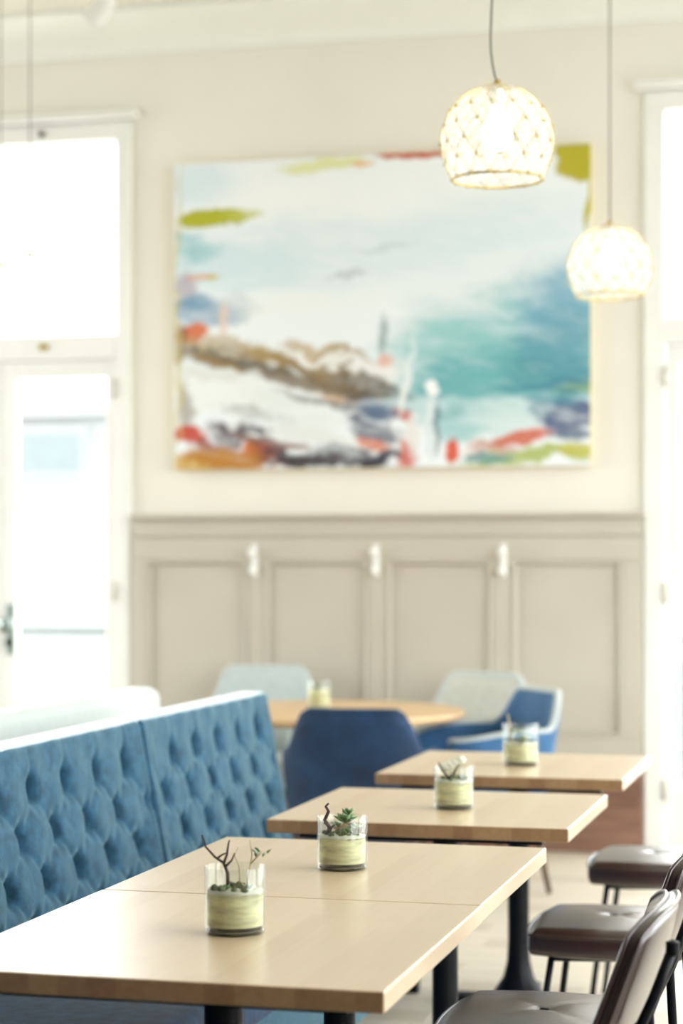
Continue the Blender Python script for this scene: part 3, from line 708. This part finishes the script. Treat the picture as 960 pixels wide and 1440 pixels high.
# ================================================================== BROWN LEATHER CHAIRS
def build_chair():
    c = empty('leather_chair', (0, 0, 0))
    # seat: grid cushion with a central button pit and soft creases, faces -X
    n = 36; hx, hy = .205, .222; V, Fc = [], []
    def sup(u, v):   # square to rounded-square
        k = .22; return (u*(1-k*v*v*.5*abs(u)), v*(1-k*u*u*.5*abs(v)))
    for j in range(n+1):
        for i in range(n+1):
            u = -1+2*i/n; v = -1+2*j/n; a, b = sup(u, v)
            ed = max(abs(u), abs(v)); z = .472
            z += .014*(1-u*u)*(1-v*v)
            r2 = (a*hx)**2+(b*hy)**2
            z -= .005*math.exp(-r2/.0012)
            cr = min(abs(a*hx-b*hy), abs(a*hx+b*hy)); z -= .004*math.exp(-(cr/.008)**2)*math.exp(-r2/.010)
            if ed > .86: z -= .016*((ed-.86)/.14)**2
            V.append((a*hx, b*hy, z))
    for j in range(n):
        for i in range(n): q = j*(n+1)+i; Fc.append((q, q+1, q+n+2, q+n+1))
    ring = [i for i in range(n+1)]+[j*(n+1)+n for j in range(1, n+1)]+[n*(n+1)+i for i in range(n-1, -1, -1)]+[j*(n+1) for j in range(n-1, 0, -1)]
    prev = ring
    for dz, gro in ((-.012, 1.018), (-.035, 1.02), (-.048, 1.0), (-.052, .95)):
        cur = []
        for k in ring:
            x, y, z = V[k]; V.append((x*gro, y*gro, .456+dz)); cur.append(len(V)-1)
        for k in range(len(ring)): Fc.append((prev[k], prev[(k+1) % len(ring)], cur[(k+1) % len(ring)], cur[k]))
        prev = cur
    Fc.append(tuple(prev))
    st = pyd('seat', V, Fc, M['leather'], c, True)
    tube('seat_piping', [(V[k][0]*1.012, V[k][1]*1.012, .456) for k in ring], .0042, M['leather'], st, n=6, closed=True)
    lathe('seat_button', [(0, .4835), (.009, .4825), (.012, .479), (.0, .475)], M['black'], st, n=12)
    # backrest: padded slab, leaned back, slightly curved in plan, rounded top corners
    ny, nz = 24, 14; z0, z1 = .56, .825; hw = .205; th = .046
    def bpt(u, w, side):      # u -1..1 across, w 0..1 up
        wid = hw*(1-.10*(w**3)); yy = u*wid
        zz = z0+(z1-z0)*w-(.030*abs(u)**4)*w
        lean = (zz-.56)*.36
        x = .222+lean-.028*(u*u)
        t = th*.5*(1-.55*max(abs(u)**8, w**10, (1-w)**10))
        return (x+(t if side else -t), yy, zz)
    V, Fc = [], []
    for side in (0, 1):
        for j in range(nz+1):
            for i in range(ny+1): V.append(bpt(-1+2*i/ny, j/nz, side))
    m_ = ny+1; o1 = (nz+1)*m_
    for j in range(nz):
        for i in range(ny):
            q = j*m_+i; Fc.append((q, q+1, q+m_+1, q+m_)); Fc.append((o1+q, o1+q+m_, o1+q+m_+1, o1+q+1))
    bord = [i for i in range(m_)]+[j*m_+ny for j in range(1, nz+1)]+[nz*m_+i for i in range(ny-1, -1, -1)]+[j*m_ for j in range(nz-1, 0, -1)]
    for k in range(len(bord)):
        a, b = bord[k], bord[(k+1) % len(bord)]; Fc.append((a, b, o1+b, o1+a))
    bk = pyd('backrest', V, Fc, M['leather'], c, True)
    for side in (0, 1):
        tube('back_piping', [V[k+(o1 if side else 0)] for k in bord], .0042, M['leather'], bk, n=6, closed=True)
    # black tube frame
    R_ = .0085
    for s in (-1, 1):
        y = s*.165
        tube('leg', [(-.135, y, .404), (-.150, y*1.02, .30), (-.188, y*1.08, 0.0)], R_, M['black'], c, n=10)
        tube('leg', [(.285, y*.98, .655), (.265, y, .60), (.285, y*1.05, .25), (.30, y*1.1, 0.0)], R_, M['black'], c, n=10)
        tube('back_support', [(.335, y*.95, .775), (.307, y*.97, .70), (.262, y, .60), (.20, y, .48), (.13, y, .404), (-.13, y, .396)], R_, M['black'], c, n=10)
        lathe('bolt', [(0, .79), (.011, .785), (.011, .765), (0, .76)], M['black'], c, n=10, cx=.335, cy=y*.95)
    tube('seat_bar', [(-.13, -.165, .395), (-.13, .165, .395)], R_, M['black'], c)
    tube('seat_bar', [(.12, -.165, .395), (.12, .165, .395)], R_, M['black'], c)
    return c
ch = build_chair()
CH = [(-.635, 3.40, 'brown leather chair drawn up to the table with the long bare twigs'),
      (-.635, 4.11, 'brown leather chair drawn up to the table with green rosettes'),
      (-.632, 5.245, 'brown leather chair drawn up to the table standing alone beside bench'),
      (-.637, 6.40, 'brown leather chair drawn up to the table beyond the bench end')]
for i, (x, y, lab) in enumerate(CH):
    o = ch if i == 0 else copy_tree(ch)
    o.location = (x, y, 0); tag(o, lab, 'chair', 'brown leather chairs along the oak tables')

# ================================================================== TUB CHAIRS AND ROUND TABLE
def tub_chair(label, m_out, m_in, m_rim, m_seat, loc, rz, ztop=.80, zarm=.63, wtop=.40):
    c = empty('tub_chair', loc, rz); tag(c, label, 'chair', 'tub chairs around the round table')
    # local: faces +Y, back at -Y
    hw, dep = .305, .265
    N_ = 48; path = []
    for i in range(N_+1):
        t = -1+2*i/N_; a = R(-90)+t*R(150)      # around the back
        cx, sy = math.cos(a), math.sin(a)
        e = .62
        x = hw*math.copysign(abs(cx)**e, cx); y = dep*math.copysign(abs(sy)**e, sy)
        path.append((x, y, t))
    def rim(x, y):
        f = max(0, min(1, (abs(x)-wtop/2+.02)/(hw-wtop/2+.0)))
        f2 = max(0, min(1, (y+dep*.98)/(.26)))
        s = max(f**1.1, f2); s = s*s*(3-2*s) if s < 1 else 1
        return ztop+(zarm-ztop)*s-.04*max(0, y/dep)
    ths = .032; zb = .30; nz = 10
    V, Fc = [], []
    for side in (0, 1):
        for j in range(nz+1):
            w_ = j/nz
            for x, y, t in path:
                zt = rim(x, y); z = zb+(zt-zb)*w_
                infl = 1-.16*(1-w_)**2
                bow = -.035*max(0, (z-.5)/.3) if y < -.1 else 0
                sc_ = infl*(1-(ths/hw if side else 0))
                V.append((x*sc_, y*sc_+bow, z))
    m_ = N_+1; o1 = (nz+1)*m_
    for j in range(nz):
        for i in range(N_):
            q = j*m_+i; Fc.append((q, q+1, q+m_+1, q+m_)); Fc.append((o1+q, o1+q+m_, o1+q+m_+1, o1+q+1))
    top = nz*m_
    for i in range(N_): Fc.append((top+i, top+i+1, o1+top+i+1, o1+top+i)); Fc.append((i, o1+i, o1+i+1, i+1))
    for e_ in (0, N_):
        for j in range(nz): a = j*m_+e_; Fc.append((a, a+m_, o1+a+m_, o1+a))
    sh = pyd('shell', V, Fc, m_out, c, True)
    tube('rim_piping', [((V[top+i][0]+V[o1+top+i][0])/2, (V[top+i][1]+V[o1+top+i][1])/2, V[top+i][2]) for i in range(m_)], .0165, m_rim, sh, n=8)
    pts = [(x*.83, y*.83) for x, y, t in path]
    front = [(x, y) for x, y in ((.20, .25), (.10, .27), (0, .275), (-.10, .27), (-.20, .25))]
    poly = pts+front
    V = []; K = len(poly)
    for z, s in ((.33, .97), (.40, 1.0), (.445, 1.0), (.465, .95)): V += [(x*s, y*s, z) for x, y in poly]
    Fc = [(i*K+k, i*K+(k+1) % K, (i+1)*K+(k+1) % K, (i+1)*K+k) for i in range(3) for k in range(K)]+[tuple(range(K)), tuple(range(3*K, 4*K))]
    pyd('seat_cushion', V, Fc, m_seat, c, False)
    box('seat_frame', -.2, .2, -.18, .2, .29, .33, M['legwood'], c)
    for sx in (-1, 1):
        for sy in (-1, 1):
            tube('leg', [(sx*.17, sy*.16, .31), (sx*.22, sy*.21, 0)], [.018, .011], M['legwood'], c, n=10)
    return c
RT = Vector((-2.307, 8.60, 0))
rt = empty('round_table', RT); tag(rt, 'round honey-coloured wooden table among tub chairs before the panelling', 'table')
lathe('tabletop', [(0, .705), (.60, .705), (.625, .712), (.63, .725), (.625, .738), (.615, .74), (0, .74)], M['honey'], rt, n=64)
lathe('column', [(.04, .03), (.04, .705)], M['black'], rt, n=20)
lathe('base', [(0, 0), (.27, 0), (.27, .012), (.06, .03), (0, .03)], M['black'], rt, n=32)
tub_chair('navy velvet tub chair with its back to the tables, at the round table', M['navy'], M['navy'], M['navy'], M['navy'], (-1.955, 7.93, 0), R(6))
tub_chair('blue tub chair with pale rim, turned sideways at the round table', M['midblue'], M['midblue'], M['palepipe'], M['seatgrey'], (Xat(676, 8.55), 8.55, 0), R(126), ztop=.83, zarm=.675)
tub_chair('pale blue tub chair against the panelling left of the jar planter on the round table', M['palechair'], M['palechair'], M['palechair'], M['palechair'], (Xat(362, 9.32), 9.32, 0), R(188), ztop=.86, zarm=.65)
tub_chair('pale grey-blue tub chair behind the blue one, between round table and panelling', M['greychair'], M['greychair'], M['palechair'], M['greychair'], (Xat(640, 9.25), 9.25, 0), R(160), ztop=.845, zarm=.65)

tub_chair('blue tub chair with pale rim, half hidden behind the end of the tufted bench', M['midblue'], M['midblue'], M['palepipe'], M['seatgrey'], (-2.66, 8.06, 0), R(-52), ztop=.80, zarm=.68)
P5 = planter((RT.x, RT.y-.02, .7405), .052, .125, .09, 'small glass jar planter on the round honey-coloured table', 5, 5)
rosette(0, 0, .095, .028, 12, M['leafpale'], P5, 13)
twig(P5, [(0, 0, .09), (.004, 0, .12), (.01, 0, .14)], .003, M['dry'])

# ================================================================== PENDANTS
def pendant(x, y, zcap, r, label, curve=None):
    p = empty('pendant_lamp', (x, y, zcap)); tag(p, label, 'lamp', 'beaded pendant lamps')
    # local z 0 at the cap, downward negative; truncated sphere
    zc = -r*1.03; rim_r = r*.80
    def rad(z): 
        q = (z-zc)/(r*1.03); return r*math.sqrt(max(0, 1-q*q)) if q > -.62 else rim_r
    zrim = zc-r*.66
    zs = [-.006-(-zrim-.006)*((i/22)**1.15) for i in range(23)]
    prof = [(max(rad(z), .012), z) for z in zs]; prof[-1] = (rim_r, zrim)
    V, Fc = lathe_data(prof, 40); Fc = Fc[:22*40]
    sh = pyd('shade', V, Fc, M['shade'], p, True)
    # diamond wire lattice with beads at the crossings
    NW = 14; D = []; beads = []
    def onr(z):
        for i in range(len(prof)-1):
            if prof[i+1][1] <= z <= prof[i][1]:
                f = (z-prof[i][1])/(prof[i+1][1]-prof[i][1]); return prof[i][0]+f*(prof[i+1][0]-prof[i][0])
        return prof[-1][0]
    for sgn in (-1, 1):
        for k in range(NW):
            pts = []
            for i in range(17):
                z = -.008+(zrim+.008)*i/16; a = 2*math.pi*k/NW+sgn*2*math.pi*(2.5/NW)*i/16
                q = onr(z)+.0012; pts.append((q*math.cos(a), q*math.sin(a), z))
            D.append(tube_data(pts, .0009, 4))
            if sgn == 1:
                for i in (4, 7, 10, 13, 16): beads.append(pts[i])
                
    pyd('wire_cage', *merge(D), M['brass'], sh, False)
    B = []
    for b in beads:
        s = .0050; v, f = lathe_data([(0, -s), (s*.8, -s*.6), (s, 0), (s*.8, s*.6), (0, s)], 6)
        B.append(([(q[0]+b[0], q[1]+b[1], q[2]+b[2]) for q in v], f))
    tag(pyd('beads', *merge(B), M['brass'], sh, True), kind='stuff')
    tube('rim_ring', [(rim_r*math.cos(a), rim_r*math.sin(a), zrim) for a in [2*math.pi*i/40 for i in range(40)]], .0032, M['brass'], sh, n=6, closed=True)
    lathe('cap', [(0, .012), (.008, .012), (.010, .004), (.028, -.004), (.034, -.012), (0, -.010)], M['brass'], p, n=20)
    lathe('socket', [(0, -.0105), (.018, -.011), (.018, -.06), (0, -.06)], M['ceramic'], p, n=16)
    lathe('bulb', [(0, -.06), (.015, -.062), (.018, -.075), (.036, -.115), (.040, -.135), (.032, -.158), (.015, -.172), (0, -.175)], M['bulb'], p, n=20)
    H = ZC-zcap
    pts = [(0, 0, .010), (0, 0, H*.2), (0, 0, H*.6), (0, 0, H-.02)]
    if curve: pts = [(0, 0, .010)]+[(cx*math.cos(TH), cx*math.sin(TH), cz) for cx, cz in curve]+[(curve[-1][0]*math.cos(TH), curve[-1][0]*math.sin(TH), H-.02)]
    tube('cord', pts, .0026, M['cord'], p, n=8)
    e = pts[-1]
    lathe('ceiling_rose', [(0, H-.03), (.03, H-.028), (.045, H-.001), (0, H-.001)], M['white'], p, n=20, cx=e[0], cy=e[1])
    return p
def place(px, py, d):
    r = (px-480)/F*d; return (r*math.cos(TH)-d*math.sin(TH), d*math.cos(TH)+r*math.sin(TH), EYE+(YH-py)*d/F)
pendant(*place(699, 119, 5.45), .149, 'gold wire and bead dome pendant on a kinked grey cord above the lone oak table',
        [(-.006, .02), (-.012, .05), (-.017, .09), (-.018, .13), (-.016, .18), (-.013, .24), (-.012, .32)])
pendant(*place(857, 316, 7.3), .149, 'gold wire and bead dome pendant beside the right edge of the painting')
pendant(*place(42, 355, 9.0), .145, 'gold wire and bead dome pendant on a straight cord before the transom window')
pendant(*place(1, 368, 9.35), .145, 'gold wire and bead dome pendant tucked behind another before the transom window')

# ceiling spotlight near the cove
sp = place(141, 14, 9.3)
s = empty('ceiling_spotlight', (sp[0], sp[1], ZC)); tag(s, 'small white spotlight angled down from the ceiling near the cove', 'spotlight')
lathe('base', [(0, 0), (.05, -.001), (.05, -.02), (.02, -.03), (0, -.03)], M['ceramic'], s, n=20)
tube('arm', [(0, 0, -.025), (0, 0, -.10)], .008, M['ceramic'], s)
V, Fc = lathe_data([(0, .09), (.03, .085), (.045, .05), (.052, -.05), (.058, -.06), (.05, -.06), (.042, -.03), (0, -.03)], 24)
rot = Matrix.Translation((0, 0, sp[2]-ZC)) @ Matrix.Rotation(R(50), 4, 'Y') @ Matrix.Rotation(R(20), 4, 'X')
pyd('lamp_can', [rot @ Vector(v) for v in V], Fc, M['ceramic'], s, True)
V, Fc = lathe_data([(0, -.034), (.03, -.036), (.03, -.040), (0, -.042)], 16)
pyd('lens', [rot @ Vector(v) for v in V], Fc, M['brass'], s, True)
